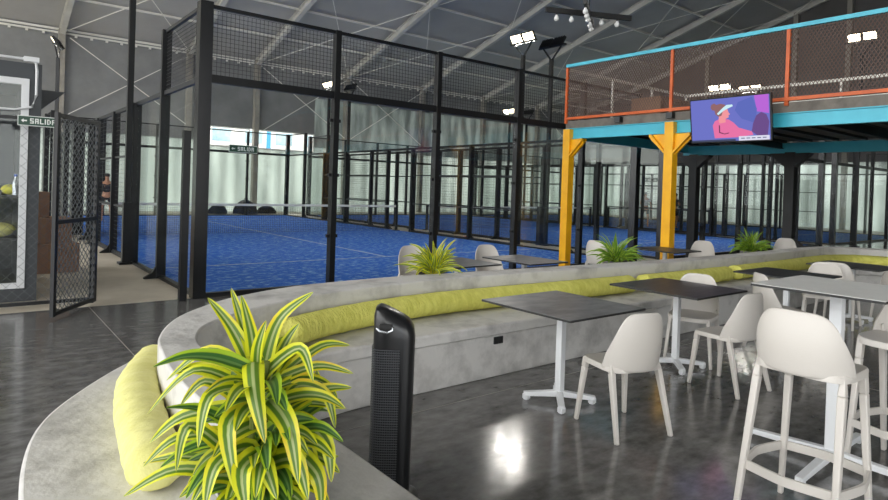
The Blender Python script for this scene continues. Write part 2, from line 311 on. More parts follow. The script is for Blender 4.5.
# ------------------------------------------------------------------ padel courts
def grid_panel(mb, o, u, wdt, z0, z1, sp, th):
    o, u = Vector(o), Vector(u); n = max(1, round(wdt/sp))
    for i in range(n+1):
        p = o+u*(wdt*i/n); mb.bar((p.x,p.y,z0),(p.x,p.y,z1), th, caps=False)
    k = max(1, round((z1-z0)/sp))
    for j in range(k+1):
        z = z0+(z1-z0)*j/k; q = o+u*wdt; mb.bar((o.x,o.y,z),(q.x,q.y,z), th, caps=False)
def make_court():
    t = thing('padel_court_cage', 'glass and black steel cage of the nearest blue padel court', 'court cage', (0,0,0), 0, 'padel court cages in a row')
    P = .09
    for ye, s in ((0, 1), (20, -1)):
        for k in range(6):
            x = 2*k; mb = MB()
            if k in (0, 5): mb.box((x-.085, ye-.085, 0),(x+.085, ye+.085, 4.02)); obj('corner_post', mb, M['blackgloss'], t)
            else:
                mb.box((x-P/2, ye-.06, 0),(x+P/2, ye+.06, 4)); po = obj('post', mb, M['black'], t)
                for z in (.8, 1.75, 2.6): obj('glass_clamp', MB().cbox((x,ye,z),(.18,.05,.05)), M['black'], po)
        for k in range(5):
            g = MB(); g.box((2*k+.06, ye-.006, .06),(2*k+1.94, ye+.006, 2.93)); obj('glass_panel', g, M['glass'], t)
            g = MB(); grid_panel(g, (2*k+.05, ye, 0), (1,0,0), 1.9, 3.05, 3.93, .06, .0045); obj('mesh_panel', g, M['wire'], t)
        for h0, h1, dd in ((2.94,3.05,.035),(3.95,4,.025),(0,.06,.04)): obj('rail', MB().box((0,ye-dd,h0),(10,ye+dd,h1)), M['black'], t)
    for xe, s in ((0, -1), (10, 1)):
        for k in (1,2,3,4,4.6,5.4,6,7,8,9):
            y = 2*k; h = 4 if k in (1, 9) else 3
            mb = MB(); mb.box((xe-.07,y-P/2,0),(xe+.07,y+P/2,h)); po = obj('post', mb, M['black'], t)
            b = MB(); b.prism([(xe+s*.07,0),(xe+s*.25,0),(xe+s*.25,.02),(xe+s*.12,.1),(xe+s*.07,.2)], 1, y-.03, y+.03)
            if k == 2: b.box((xe+s*.07-.0,y-.07,0),(xe+s*.2,y+.07,1.15)) if s > 0 else b.box((xe-.2,y-.07,0),(xe-.07,y+.07,1.15))
            obj('foot_bracket', b, M['black'], po)
        for a, b_, kind in ((0,2,'g'),(2,4,'g'),(16,18,'g'),(18,20,'g'),(4,6,'m'),(6,8,'m'),(8,9.2,'m'),(10.8,12,'m'),(12,14,'m'),(14,16,'m')):
            g = MB()
            if kind == 'g': g.box((xe-.006,a+.06,.06),(xe+.006,b_-.06,2.94)); obj('glass_panel', g, M['glass'], t)
            else:
                grid_panel(g, (xe,a+.04,0), (0,1,0), b_-a-.08, .06, 2.95, .09, .004)
                for z in (.06, 1.02, 2.03): g.box((xe-.02,a,z-.02),(xe+.02,b_,z+.02))
                obj('mesh_panel', g, M['wire'], t)
        for a in (0, 18):
            g = MB(); grid_panel(g, (xe,a+.04,0), (0,1,0), 1.92, 3.05, 3.93, .06, .0045); obj('mesh_panel', g, M['wire'], t)
        for a, b_, h0, h1, dd in ((0,20,2.95,3.02,.03),(0,2,3.95,4,.025),(18,20,3.95,4,.025),(0,9.2,0,.05,.04),(10.8,20,0,.05,.04)): obj('rail', MB().box((xe-dd,a,h0),(xe+dd,b_,h1)), M['black'], t)
    return t
COURT_X = (0, 11.2, 22.4)
for i, x in enumerate(COURT_X):
    tf = MB(); tf.box((x+.05,.05,-.001),(x+9.95,19.95,.012)); f = struct(obj('floor_turf', tf, M['turf']))
    ln = MB()
    for y in (3.05, 16.95): ln.box((x+.05,y-.03,.012),(x+9.95,y+.03,.016))
    ln.box((x+4.97,3.08,.012),(x+5.03,16.92,.016)); obj('court_line', ln, M['line'], f)
court = make_court()
dup(court, (11.2,0,0), 0, 'glass and black steel court cage in the middle, between the other two courts')
dup(court, (22.4,0,0), 0, 'court cage farthest to the right, beside the end wall of the hall')
def make_net():
    t = thing('court_net', 'black net with white tape across the nearest blue court', 'net', (0,10,0), 0, 'padel nets')
    n = MB(); grid_panel(n, (.15,0,0), (1,0,0), 9.7, .04, .86, .06, .005); obj('netting', n, M['netw'], t)
    n = MB(); n.box((.12,-.02,.86),(9.88,.02,.93)); obj('tape', n, M['tape'], t)
    for x in (.1, 9.9): n = MB(); n.cbox((x,0,.48),(.08,.08,.96)); n.cbox((x,0,.015),(.2,.2,.03)); obj('net_post', n, M['black'], t)
    return t
net = make_net()
dup(net, (11.2,10,0), 0, 'black net with white tape across the middle court'); dup(net, (22.4,10,0), 0, 'black net with white tape across the farthest court')
# light masts: pole, bracket, two floodlight heads facing local +X
def make_mast(on):
    t = thing('light_mast', '', 'light mast', (0,0,0), 0, 'six metre court light masts')
    p = MB(); p.box((-.05,-.05,0),(.05,.05,5.55)); p.cbox((0,0,.02),(.25,.25,.04)); obj('pole', p, M['black'], t)
    b = MB(); b.bar((0,0,5.5),(.02,-.36,5.92),.04); b.bar((0,0,5.5),(.02,.36,5.92),.04); b.box((-.02,-.52,5.9),(.05,.52,5.95)); obj('bracket', b, M['deck'] if on else M['black'], t)
    for s in (-1, 1):
        h = MB(); c = Vector((.03, s*.24, 6.04)); a = math.radians(-58)
        def R_(x, y, z): return (c.x+x*math.cos(a)+z*math.sin(a), c.y+y, c.z-x*math.sin(a)+z*math.cos(a))
        def rb(mb, x0, x1, y0, y1, z0, z1): mb.add([R_(x,y,z) for z in (z0,z1) for x, y in ((x0,y0),(x1,y0),(x1,y1),(x0,y1))], [(0,3,2,1),(4,5,6,7),(0,1,5,4),(1,2,6,5),(2,3,7,6),(3,0,4,7)])
        rb(h, -.15,.15,-.21,.21,-.02,.03)
        for q in range(7): rb(h, -.15,.15,-.19+q*.06,-.18+q*.06,.03,.07)
        hd = obj('floodlight', h, M['black'], t)
        l = MB(); rb(l, -.13,.13,-.19,.19,-.03,-.019)
        if on:
            lt = bpy.data.lights.new('floodlight_beam', 'AREA'); lt.shape = 'RECTANGLE'; lt.size = .3; lt.size_y = .38; lt.energy = 34; lt.color = (1, .96, .9); lt.spread = math.radians(150)
            lo = bpy.data.objects.new('floodlight_beam', lt); C.objects.link(lo); lo.parent = hd; lo.location = R_(0, 0, -.036); lo.rotation_euler = (0, a, 0)
        obj('lamp_panel', l, M['lamp'] if on else M['lampoff'], hd)
    return t
mast = make_mast(True); mast.location = (10.13,4,0); mast.rotation_euler = (0,0,PI); mast['label'] = 'tall mast with two lit floodlights behind the nearest glass wall, left of the dark mast'
dark = make_mast(False); dark.location = (11.07,3.75,0); dark['label'] = 'tall black mast with unlit floodlights, right of the tall lit mast'
for loc, rz, on, lab in (
        ((10.13,16,0), PI, 1, 'far mast with lit floodlights in front of the foil wall, above the strip window'),
        ((11.07,15.85,0), 0, 0, 'far dark mast with unlit floodlights, just right of the lamp above the strip window'),
        ((21.33,16,0), PI, 1, 'small far mast with lit floodlights just behind the near tall mast'),
        ((22.27,15.6,0), 0, 0, 'small far dark mast right of the near tall lit mast'),
        ((-.13,15.6,0), PI*.9, 1, 'far mast with a lit lamp at the left, over the metal screens'),
        ((-.13,4.0,0), 0, 0, 'black pole rising past the top edge between the left cage posts'),
        ((21.33,3.9,0), PI, 1, 'mast with lit floodlights behind the mezzanine mesh, above the screen, left of its pair'),
        ((22.27,3.1,0), PI, 1, 'mast with lit floodlights behind the mezzanine mesh, above the screen, right of its pair'),
        ((22.3,-.75,0), PI, 1, 'mast with two lit floodlights at the right end behind the turquoise rail')):
    q = dup(mast if on else dark, loc, rz, lab)
q.scale = (1,1,1.235)

# ------------------------------------------------------------------ mezzanine
mz = thing('mezzanine', 'raised deck with turquoise beams, concrete edge and yellow columns', 'mezzanine', (6.9,-.45,0))
X0, XB, YE = 0, 4.45, -14.
b = MB(); b.box((.02,YE,2.88),(XB+.3,0,3.03)); obj('slab', b, M['slab'], mz)
def ibeam(p, q, h, wd, mt):
    b = MB(); (x0,y0,z),(x1,y1,_) = p, q
    if x0 == x1:
        b.box((x0-wd/2,min(y0,y1),z),(x0+wd/2,max(y0,y1),z+.015)); b.box((x0-wd/2,min(y0,y1),z+h-.015),(x0+wd/2,max(y0,y1),z+h)); b.box((x0-.02,min(y0,y1),z),(x0+.02,max(y0,y1),z+h))
    else:
        b.box((x0,y0-wd/2,z),(x1,y0+wd/2,z+.015)); b.box((x0,y0-wd/2,z+h-.015),(x1,y0+wd/2,z+h)); b.box((x0,y0-.02,z),(x1,y0+.02,z+h))
    return obj('beam', b, mt, mz)
ibeam((.06,0,2.67),(.06,YE,2.67),.21,.1,M['teal']); ibeam((XB,0,2.6),(XB,YE,2.6),.22,.1,M['teal'])
ibeam((.1,-.1,2.67),(XB,-.1,2.67),.21,.1,M['teal'])
for k in range(1, 7): ibeam((.1,-2.3*k,2.70),(XB,-2.3*k,2.70),.17,.09,M['deck'])
jo = MB()
for k in range(27): jo.box((.12,-.4-k*.5,2.83),(XB,-.34-k*.5,2.88))
obj('joists', jo, M['deck'], mz)
for n_, (x, y, mt) in enumerate(((.06,-.1,'yellow'),(.06,-2.35,'yellow'),(XB,-.3,'black'),(XB,-2.5,'black'),(XB,-7,'black'),(.06,-9.4,'yellow'))):
    b = MB(); wd = .165 if mt == 'yellow' else .2; x -= .05 if mt == 'yellow' else 0; b.box((x-wd/2,y-wd/2,0),(x+wd/2,y+wd/2,2.86 if mt == 'yellow' else 2.62)); b.cbox((x,y,.02),(.36,.36,.04))
    co = obj('column', b, M[mt], mz, bevel=.004)
    for s in ((-1, 1) if n_ else (-1,)):
        hw = .015 if mt == 'yellow' else .09; b = MB(); b.prism([(y+s*wd/2,2.66 if hw < .05 else 2.6),(y+s*(wd/2+.3),2.66 if hw < .05 else 2.6),(y+s*(wd/2+.3),2.57),(y+s*wd/2,2.3)], 0, x-hw, x+hw)
        if hw < .05: b.prism([(y+s*(wd/2+.3),2.66),(y+s*(wd/2+.3),2.62),(y+s*wd/2,2.32),(y+s*wd/2,2.36),(y+s*(wd/2+.26),2.66)], 0, x-.08, x+.08)
        obj('knee_brace', b, M[mt], co)
    if mt == 'black' and n_ == 3: b = MB(); b.prism([(y-wd/2,0),(y-1.05,0),(y-.95,.12),(y-wd/2,.78)], 0, x-.09, x+.09); obj('foot_brace', b, M[mt], co)
for k, y in enumerate((-.02, -2.33, -4.2, -6.6, -9, -11.4)):
    q = MB(); q.box((-.02,y-.025,2.98),(.03,y+.025,4.1)); obj('fence_post', q, M['orange'], mz)
q = MB(); q.box((-.025,YE,3.05),(.03,0,3.1)); q.box((.0,-.03,3.05),(.04,.0,4.1)); obj('lower_rail', q, M['orange'], mz)
q = MB(); q.box((-.03,YE,4.1),(.035,.0,4.16)); obj('top_rail', q, M['teal'], mz)
q = MB(); k = -1.
def clipdiag(mb, u0, u1, za, zb, ulo, uhi, f, th):
    # line (u0,za)->(u1,zb) kept between ulo and uhi
    a, e = (u0, za), (u1, zb); 
    t0, t1 = sorted(((ulo-u0)/(u1-u0), (uhi-u0)/(u1-u0))); t0, t1 = max(0, t0), min(1, t1)
    if t1-t0 > .01: mb.bar(f(u0+(u1-u0)*t0, za+(zb-za)*t0), f(u0+(u1-u0)*t1, za+(zb-za)*t1), th, caps=False)
while k < -YE:
    for za, zb in ((3.1, 4.1), (4.1, 3.1)): clipdiag(q, k, k+.6, za, zb, 0, -YE, lambda u, z: (.005,-u,z), .008)
    k += .05
obj('wire_mesh', q, M['owire'], mz)
q = MB()
q.box((0,-.02,4.04),(XB,.0,4.1)); q.box((XB-.03,YE,4.04),(XB+.03,0,4.1)); 
for z in (3.35, 3.7): q.box((0,-.015,z),(XB,-.005,z+.02)); q.box((XB-.01,YE,z),(XB+.01,0,z+.02))
for k in range(4): q.box((k*1.48,-.03,3.03),(k*1.48+.04,.01,4.05))
for k in range(8): q.box((XB-.02,-1.7*k-.02,3.03),(XB+.02,-1.7*k+.02,4.05))
obj('back_railing', q, M['purl'], mz)
for y in (-1.3, -2.35): b = MB(); b.cbox((-.04,y,2.97),(.1,.12,.1)); obj('junction_box', b, M['plast'], mz)
# storage box on the deck and spotlight brackets
tag(obj('storage_cabinet', MB().box((0,0,0),(1.2,.7,.62)), M['card'], loc=(8.6,-1.5,3.03), bevel=.01), 'rust-brown box standing on the mezzanine deck behind the mesh', 'box')

# ------------------------------------------------------------------ television
tv = thing('television', 'wall-hung flat television under the turquoise beam showing a woman in pink', 'television', (6.62,-3.95,2.80))
tv.rotation_euler = (0, math.radians(-9), 0)       # screen faces -X, tipped down
W_, H_ = 1.26, .70
b = MB(); b.cbox((0,0,0),(.05,W_,H_)); obj('casing', b, M['plast'], tv, bevel=.006)
def poly(name, pts, mt, d, par):                  # pts in screen fractions, x left to right as seen, y down
    mb = MB(); vs = [(-.0262-d, W_/2*.965-(x*W_*.965), H_/2*.94-y*H_*.94) for x, y in pts]
    n = len(vs); mb.add(vs, [tuple(range(n))]); return obj(name, mb, mt, par)
E_ = lambda n, r, g, b_: emitmat(n, S(r,g,b_), .62)
scn = poly('screen', [(0,0),(1,0),(1,1),(0,1)], E_('screen blue',106,112,190), 0, tv)
PICS = [('backdrop_panel', [(.82,.0),(.99,.0),(.99,.42),(.85,.36)], (178,100,205)),
 ('backdrop_shade', [(.62,.12),(.80,.02),(.85,.3),(.83,.62),(.66,.5),(.58,.3)], (92,104,180)),
 ('spectator', [(.80,.62),(.84,.45),(.90,.38),(.96,.44),(.99,.6),(.97,.9),(.86,.92),(.78,.8)], (104,76,132)),
 ('shirt', [(.31,.92),(.29,.62),(.32,.52),(.40,.46),(.50,.50),(.56,.58),(.62,.70),(.78,.80),(.80,.88),(.60,.92)], (222,112,160)),
 ('face', [(.37,.50),(.38,.34),(.43,.26),(.49,.26),(.50,.33),(.52,.38),(.50,.40),(.50,.45),(.46,.48),(.46,.56),(.38,.58)], (232,146,152)),
 ('hair', [(.27,.20),(.28,.13),(.32,.10),(.35,.14),(.40,.12),(.46,.15),(.47,.24),(.43,.30),(.41,.40),(.37,.42),(.33,.36),(.32,.27),(.29,.26)], (140,100,104)),
 ('visor', [(.35,.35),(.37,.38),(.44,.29),(.50,.24),(.56,.20),(.55,.16),(.48,.16),(.43,.22)], (196,228,236)),
 ('strap', [(.37,.62),(.385,.62),(.385,.78),(.44,.82),(.50,.80),(.50,.82),(.44,.84),(.37,.80)], (110,60,90)),
 ('caption_bar', [(.0,.955),(.58,.955),(.58,1.0),(.0,1.0)], (66,72,96)),
 ('score_bar', [(.62,.90),(.99,.90),(.99,1.0),(.62,1.0)], (214,214,232))]
for i, (n_, pts, c) in enumerate(PICS): poly(n_, pts, E_(n_, *c), .0008+.0004*i, scn)
mb = MB()
for k in range(5):
    x = .65+k*.065; vs = [(-.033, W_/2*.965-(a*W_*.965), H_/2*.94-c_*H_*.94) for a, c_ in ((x,.935),(x+.045,.935),(x+.045,.96),(x,.96))]; mb.add(vs, [(0,1,2,3)])
obj('score_marks', mb, E_('score marks',120,124,150), scn)
b = MB(); b.cbox((.1,0,.05),(.18,.3,.3)); b.bar((.1,0,.1),(.32,0,.12),.06); b.cbox((.2,.52,.0),(.2,.12,.14)); obj('bracket', b, M['plast'], tv)
# ------------------------------------------------------------------ curved concrete bench
def ribbon(name, outer, inner, z0, z1, mt, parent, bev=.012):
    mb = MB(); n = len(outer)
    rows = [[(o[0],o[1],z0),(o[0],o[1],z1),(i[0],i[1],z1),(i[0],i[1],z0),(o[0],o[1],z0)] for o, i in zip(outer, inner)]
    vs = [p for r in rows for p in r[:4]]; fs = []
    for k in range(n-1):
        for j in range(4): fs.append((k*4+j, k*4+(j+1) % 4, (k+1)*4+(j+1) % 4, (k+1)*4+j))
    fs += [(0,1,2,3), tuple(4*(n-1)+j for j in (3,2,1,0))]
    mb.add(vs, fs); return obj(name, mb, mt, parent, smooth=True, bevel=bev)
SO = [(-2.36,-7.9),(-2.37,-7.0),(-2.35,-6.2),(-2.31,-5.65),(-2.22,-5.24),(-2.04,-4.88),(-1.72,-4.43),(-1.40,-4.14),(-.95,-3.95),(-.35,-3.9),(.6,-3.88),(3,-3.97),(6,-4.08),(9,-4.1),(9.8,-4.2),(10.35,-4.55),(10.6,-5.1),(10.65,-6.5)]
SI = [(-1.18,-7.9),(-1.18,-7.0),(-1.18,-6.4),(-1.18,-5.95),(-1.15,-5.6),(-1.08,-5.33),(-.95,-5.08),(-.75,-4.93),(-.45,-4.85),(-.1,-4.83),(.6,-4.82),(3,-4.82),(6,-4.82),(8.8,-4.82),(9.35,-4.92),(9.65,-5.2),(9.75,-5.6),(9.78,-6.5)]
WO = [(-1.78,-6.42),(-1.79,-5.85),(-1.75,-5.43),(-1.68,-5.06),(-1.51,-4.68),(-1.28,-4.39),(-.92,-4.1),(-.3,-3.86),(.63,-3.79),(1.23,-3.83),(2.8,-3.94),(4.2,-4.04),(6.8,-4.08),(9.0,-4.02),(9.9,-4.1),(10.5,-4.5),(10.75,-5.1),(10.8,-6.4)]
WI = [(-1.57,-6.42),(-1.58,-5.85),(-1.56,-5.5),(-1.52,-5.2),(-1.40,-4.93),(-1.18,-4.72),(-.82,-4.50),(-.3,-4.29),(.5,-4.15),(1.23,-4.12),(2.8,-4.21),(4.2,-4.30),(6.8,-4.34),(9.0,-4.28),(9.7,-4.38),(10.2,-4.72),(10.42,-5.2),(10.48,-6.4)]
cSO, cSI, cWO, cWI = [[(p.x,p.y) for p in catmull([(x,y,0) for x, y in L], 6)] for L in (SO, SI, WO, WI)]
bench = thing('curved_bench', 'long curved cast concrete bench with a low back wall', 'bench', (0,0,0))
def inset(A, B, d):
    return [((a[0]+(b[0]-a[0])*d/math.dist(a,b)), (a[1]+(b[1]-a[1])*d/math.dist(a,b))) for a, b in zip(A, B)]
ribbon('seat_base', inset(cSO, cSI, .03), inset(cSI, cSO, .035), 0, .365, M['conc'], bench)
ribbon('seat_slab', cSO, cSI, .365, .46, M['conc'], bench, .015)
ribbon('back_wall', cWO, cWI, .46, .755, M['conc'], bench, .012)
tag(obj('wall_socket', MB().box((1.04,-4.80,.285),(1.14,-4.775,.345)), M['edge'], bevel=.003), 'small black power socket in the front of the concrete bench', 'socket')
# bolsters
def bolster(name, path, w_, h_, mt, label, group=None, wr=.010, seed=1, zb=.462):
    rnd = random.Random(seed); P = catmull(path, 14); n = len(P); K = 22; mb = MB(); ph = [rnd.uniform(0, 6) for _ in range(8)]
    L = [0]
    for i in range(1, n): L.append(L[-1]+(P[i]-P[i-1]).length)
    for i, p in enumerate(P):
        d = (P[min(i+1,n-1)]-P[max(i-1,0)]).normalized(); a = Vector((d.y,-d.x,0)); s = L[i]; e = min(s, L[-1]-s); k_ = min(1, math.sqrt(max(0, 1-(1-min(e/.09,1))**2))+.06)
        row = []
        for k in range(K+1):
            t = 2*PI*k/K; r = 1+wr*math.sin(s*31+t*3+ph[0])+wr*.8*math.sin(s*47-t*5+ph[1])+wr*.7*math.sin(s*17+t*2+ph[2])+(.04*math.sin(t*9)*(1-min(e/.12,1)))
            row.append(p+a*math.cos(t)*w_/2*k_*r+Vector((0,0,1))*((math.sin(t)*.5*k_*r*(1 if math.sin(t) > 0 else .96)+.5)*h_+zb-p.z))
        b = len(mb.v); mb.v += [tuple(v) for v in row[:K]]
        if i:
            for k in range(K): mb.f.append((b-K+k, b-K+(k+1) % K, b+(k+1) % K, b+k)); mb.m.append(0)
    mb.f += [tuple(range(K)), tuple(reversed(range(len(mb.v)-K, len(mb.v))))]; mb.m += [0,0]
    return tag(obj(name, mb, mt, None, smooth=True), label, 'cushion', group)
off = lambda A, B, d, i0, i1, st=6: [(*q, 0) for q in inset(A, B, d)[i0*st:i1*st+1:st]]
bolster('bolster_cushion', off(cWI, cWO, -.135, 6, 10)+[(3.6,-4.39,0)], .25, .20, M['lime'], 'yellow-green bolster on the inner bench, behind the black tower fan', 'inner bench bolsters', seed=2)
bolster('bolster_cushion', [(3.72,-4.42,0),(4.2,-4.44,0),(5.7,-4.47,0)], .25, .20, M['lime'], 'yellow-green bolster on the inner bench, middle one behind the dark tables', 'inner bench bolsters', seed=3)
bolster('bolster_cushion', [(5.82,-4.47,0),(7.4,-4.46,0),(9.0,-4.42,0),(9.62,-4.52,0),(10.0,-4.8,0),(10.2,-5.4,0)], .25, .20, M['lime'], 'yellow-green bolster farthest along the inner bench, at its right bend', 'inner bench bolsters', seed=4)
bolster('bolster_cushion', [(-1.60,-4.72,0),(-1.70,-4.93,0),(-1.80,-5.2,0),(-1.87,-5.55,0),(-1.92,-5.95,0),(-1.95,-6.25,0)], .205, .18, M['lit_lime'], 'yellow-green bolster with painted-in light on the outer ledge at the left end of the bench', seed=5, wr=.012)

# ------------------------------------------------------------------ tables
def table(label, x, y, sz, sy, mt, z=.75, colw=.055, arm=.27, rz=0, lrz=0, group=None, cat='table', gap=0):
    t = thing('cafe_table' if z < .9 else 'bar_table', label, cat, (x,y,0), rz, group)
    b = MB(); b.cbox((0,0,z-.0015),(sz,sy,.003)); tt = obj('tabletop', b, [mt], t); b = MB(); b.cbox((0,0,z-.010),(sz+.002,sy+.002,.0138)); obj('edge_band', b, M['edge'], tt)
    b = MB(); b.cbox((0,0,z-.021),(.3,.3,.008)); obj('mounting_plate', b, M['edge'], t)
    b = MB(); b.box((-colw/2,-colw/2,.04),(colw/2,colw/2,z-.024)); obj('column', b, M['white'], t, bevel=.006)
    for k in range(4):
        a = PI/4+k*PI/2+lrz; e = Vector((math.cos(a), math.sin(a), 0)); b = MB()
        b.bar(e*.02+Vector((0,0,.065)), e*arm+Vector((0,0,.045)), .05, .045, .045, .03); b.bar(e*(arm-.022)+Vector((0,0,.045)), e*(arm-.022)+Vector((0,0,.008)), .045); b.cbox((e.x*(arm-.022), e.y*(arm-.022), .004),(.035,.035,.008))
        obj('leg', b, M['white'], t, bevel=.005)
    return t
GT = 'square tables along the concrete bench'
table('square grey stone-topped table nearest the tower fan, alone in front of the bench', 1.07, -5.5, .86, .88, M['top1'], group=GT)
table('square table with shade-darkened top, second from the tower fan, two chairs around it', 2.72, -5.48, .88, .88, M['top2'], group=GT)
table('shade-darkened square table partly hidden behind the tall light grey table', 4.92, -5.55, .84, .84, M['top2'], group=GT)
table('shade-darkened square table farthest right along the bench', 6.85, -5.6, .86, .84, M['top2'], group=GT)
table('tall bar table with light grey top on a white column, at the right', 1.66, -7.16, .76, .70, M['top3'], z=1.08, colw=.068, arm=.52, lrz=PI/4+.03)
table('grey table outside the bench wall, just right of the nearest wall plant', 1.98, -3.14, .72, .72, M['top1'], group='tables behind the bench wall')
table('grey table behind the bench wall, in front of the left yellow column', 2.97, -3.25, .66, .84, M['top1'], group='tables behind the bench wall')
table('dark table behind the bench wall, in front of the right yellow column', 6.2, -3.2, .75, .8, M['top2'], group='tables behind the bench wall')

# ------------------------------------------------------------------ chairs and stools
def shell_bm(zs, a, b, yc, H, lean):
    K, R = 30, 9; mb = MB(); rows = []
    for j in range(R+1):
        v = j/R; row = []
        for k in range(K+1):
            ph = math.radians(-83+166*k/K); s = math.sin(ph)
            top = H*max(0., 1-abs(s)**5.4)**.5+.012
            h = top*v; hh = h/H
            lat = a*(1-.11*hh**1.5); x = lat*s*(1 if abs(ph) < PI/2 else 1); yb = yc-b*math.cos(ph)*(1-.42*hh) - lean*h - .02*math.sin(hh*PI)
            row.append((x, yb, zs+h-.02*(1-v)*max(0, math.cos(ph))))
        rows.append(row)
    return mb.strip(rows)
def seat_mb(zs, w, d, th=.035):
    mb = MB(); N = 36; rings = []
    for sc_, dz in ((.02,-.012),(.5,-.012),(.86,-.004),(.97,0),(1.,-.008),(1.,-th),(.95,-th-.002),(.02,-th)):
        ring = []
        for k in range(N):
            t = 2*PI*k/N; c, s_ = math.cos(t), math.sin(t); e = .52
            x = w/2*math.copysign(abs(c)**e, c)*sc_; y = d/2*math.copysign(abs(s_)**e, s_)*sc_
            x *= 1-.04*(y/(d/2)); ring.append((x, y, zs+dz+(-.012*max(0,(y/(d/2)))**3)))
        rings.append(ring+[ring[0]])
    b = MB(); vs = []; 
    for r in rings: vs += r[:N]
    fs = [(i*N+k, i*N+(k+1) % N, (i+1)*N+(k+1) % N, (i+1)*N+k) for i in range(len(rings)-1) for k in range(N)]
    fs += [tuple(reversed(range(N))), tuple((len(rings)-1)*N+k for k in range(N))]
    b.add(vs, fs); return b
def make_seat(name, label, cat, zs, group, foot):
    t = thing(name, label, cat, (0,0,0), 0, group)     # faces local +Y
    obj('seat', seat_mb(zs, .43, .42), M['chair'], t, smooth=True)
    obj('backrest', shell_bm(zs-.012, .220, .175, -.055, .365 if zs < .6 else .275, .25), M['chair'], t, smooth=True, solid=.012, subsurf=1)
    F_ = .2; 
    for sx in (-1, 1):
        for sy in (1, -1):
            top = Vector((sx*(.168 if sy > 0 else .187), .155 if sy > 0 else -.135, zs-.014 if sy > 0 else zs+.04))
            bot = Vector((sx*(.2+ (.01 if sy > 0 else .02)), .195 if sy > 0 else -.265-(.02 if zs > .6 else 0), 0)); b = MB()
            mid = top+(bot-top)*.16; b.bar(top, mid, .036 if sy > 0 else .012, .042 if sy > 0 else .02, .036, .042); b.bar(mid, bot, .036, .042, .026, .03); obj('leg', b, M['chair'], t, bevel=.007, smooth=True)
    if foot:
        zf = .27; b = MB()
        def lerp(sx, sy):
            top = Vector((sx*.185, .175 if sy > 0 else -.12, zs)); bot = Vector((sx*(.2+(.01 if sy > 0 else .02)), .195 if sy > 0 else -.285, 0)); return top+(bot-top)*(1-zf/zs)
        c = [lerp(1,1), lerp(-1,1), lerp(-1,-1), lerp(1,-1)]
        for i in range(4):
            p, q = c[i].copy(), c[(i+1) % 4].copy(); p.z = q.z = zf if i != 0 else zf-.0
            mid = (p+q)/2; out = Vector((mid.x, mid.y+.03, 0)).normalized()*(.035)
            pts = [p, p*.6+q*.4+out, p*.4+q*.6+out, q]; pts = catmull(pts, 5)
            rows = [[(u.x-out.x*.2,u.y-out.y*.2,zf-.022),(u.x+out.x*.2,u.y+out.y*.2,zf-.022),(u.x+out.x*.2,u.y+out.y*.2,zf+.022),(u.x-out.x*.2,u.y-out.y*.2,zf+.022),(u.x-out.x*.2,u.y-out.y*.2,zf-.022)] for u in pts]
            b.strip(rows)
        obj('footrest', b, M['chair'], t, smooth=True)
    return t
def place(root, first, x, y, d, label, group=None):
    rz = math.atan2(d[1], d[0])-PI/2
    if first: root.location = (x,y,0); root.rotation_euler = (0,0,rz); root['label'] = label; return root
    return dup(root, (x,y,0), rz, label, group)
GC = 'off-white chairs inside the bench curve'; GO = 'off-white chairs behind the bench wall'
ch = make_seat('plastic_chair', '', 'chair', .465, GC, False)
place(ch, True, 1.05, -6.05, (.27,.96), 'off-white plastic chair at the near side of the grey stone-topped table')
place(ch, False, 2.57, -6.03, (.12,.99), 'off-white plastic chair seen side-on at the near side of the second table')
place(ch, False, 3.04, -5.46, (-.95,-.32), 'off-white plastic chair facing the camera behind the second table')
place(ch, False, 4.17, -5.80, (.77,-.64), 'off-white chair seen from behind at the left of the half-hidden dark table')
place(ch, False, 5.76, -5.63, (-.97,-.25), 'off-white chair facing the camera beyond the tall table, back to back with another')
place(ch, False, 6.35, -5.61, (1,.1), 'off-white chair mostly hidden behind the chair that faces the camera')
place(ch, False, 7.35, -5.95, (-1,.1), 'off-white chair at the right edge behind the tall table')
for x, y, d, l in ((2.1,-2.2,(-.1,-1),'off-white chair behind the leaves of the nearest wall plant'), (3.2,-2.45,(-.2,-1),'off-white chair behind the grey tables outside the bench wall'),
                   (5.85,-2.25,(.8,.1),'off-white chair behind the second wall plant'), (7.5,-3.08,(-.9,-.3),'off-white chair back above the bench wall by the right yellow column'),
                   (10.2,-3.35,(-.9,-.3),'off-white chair back beside the third wall plant, next to the thick black column')):
    place(ch, False, x, y, d, l, GO)
st = make_seat('bar_stool', '', 'bar stool', .80, 'off-white bar stools at the tall table', True)
place(st, True, .80, -7.345, (1,-.02), 'off-white bar stool in front, its back to the camera, left of the tall table')
place(st, False, 1.86, -7.46, (-1,.15), 'off-white bar stool at the right edge, on the far side of the tall table')

# ------------------------------------------------------------------ tower fan
fan = thing('tower_fan', 'tall black tower fan standing on the floor beside the bench plant', 'fan', (-.78,-5.98,0), math.radians(-36))
def fan_ring(w, d, z, N=28, e=.62, fz=None):
    out = []
    for k in range(N):
        t = 2*PI*k/N; c, s_ = math.cos(t), math.sin(t); x = w/2*math.copysign(abs(c)**e, c); y = d/2*math.copysign(abs(s_)**e, s_)
        out.append((x, y, z if fz is None else z+fz(x, y)))
    return out
def loft(rings, mt, name, par, **k):
    mb = MB(); N = len(rings[0]); mb.add([p for r in rings for p in r], [(i*N+j, i*N+(j+1) % N, (i+1)*N+(j+1) % N, (i+1)*N+j) for i in range(len(rings)-1) for j in range(N)]+[tuple(reversed(range(N))), tuple((len(rings)-1)*N+j for j in range(N))]); return obj(name, mb, mt, par, smooth=True, **k)
sl = lambda x, y: -.52*(x+.08)
loft([fan_ring(.27,.27,0), fan_ring(.27,.27,.012), fan_ring(.22,.2,.03), fan_ring(.16,.15,.035)], M['plast'], 'base', fan)
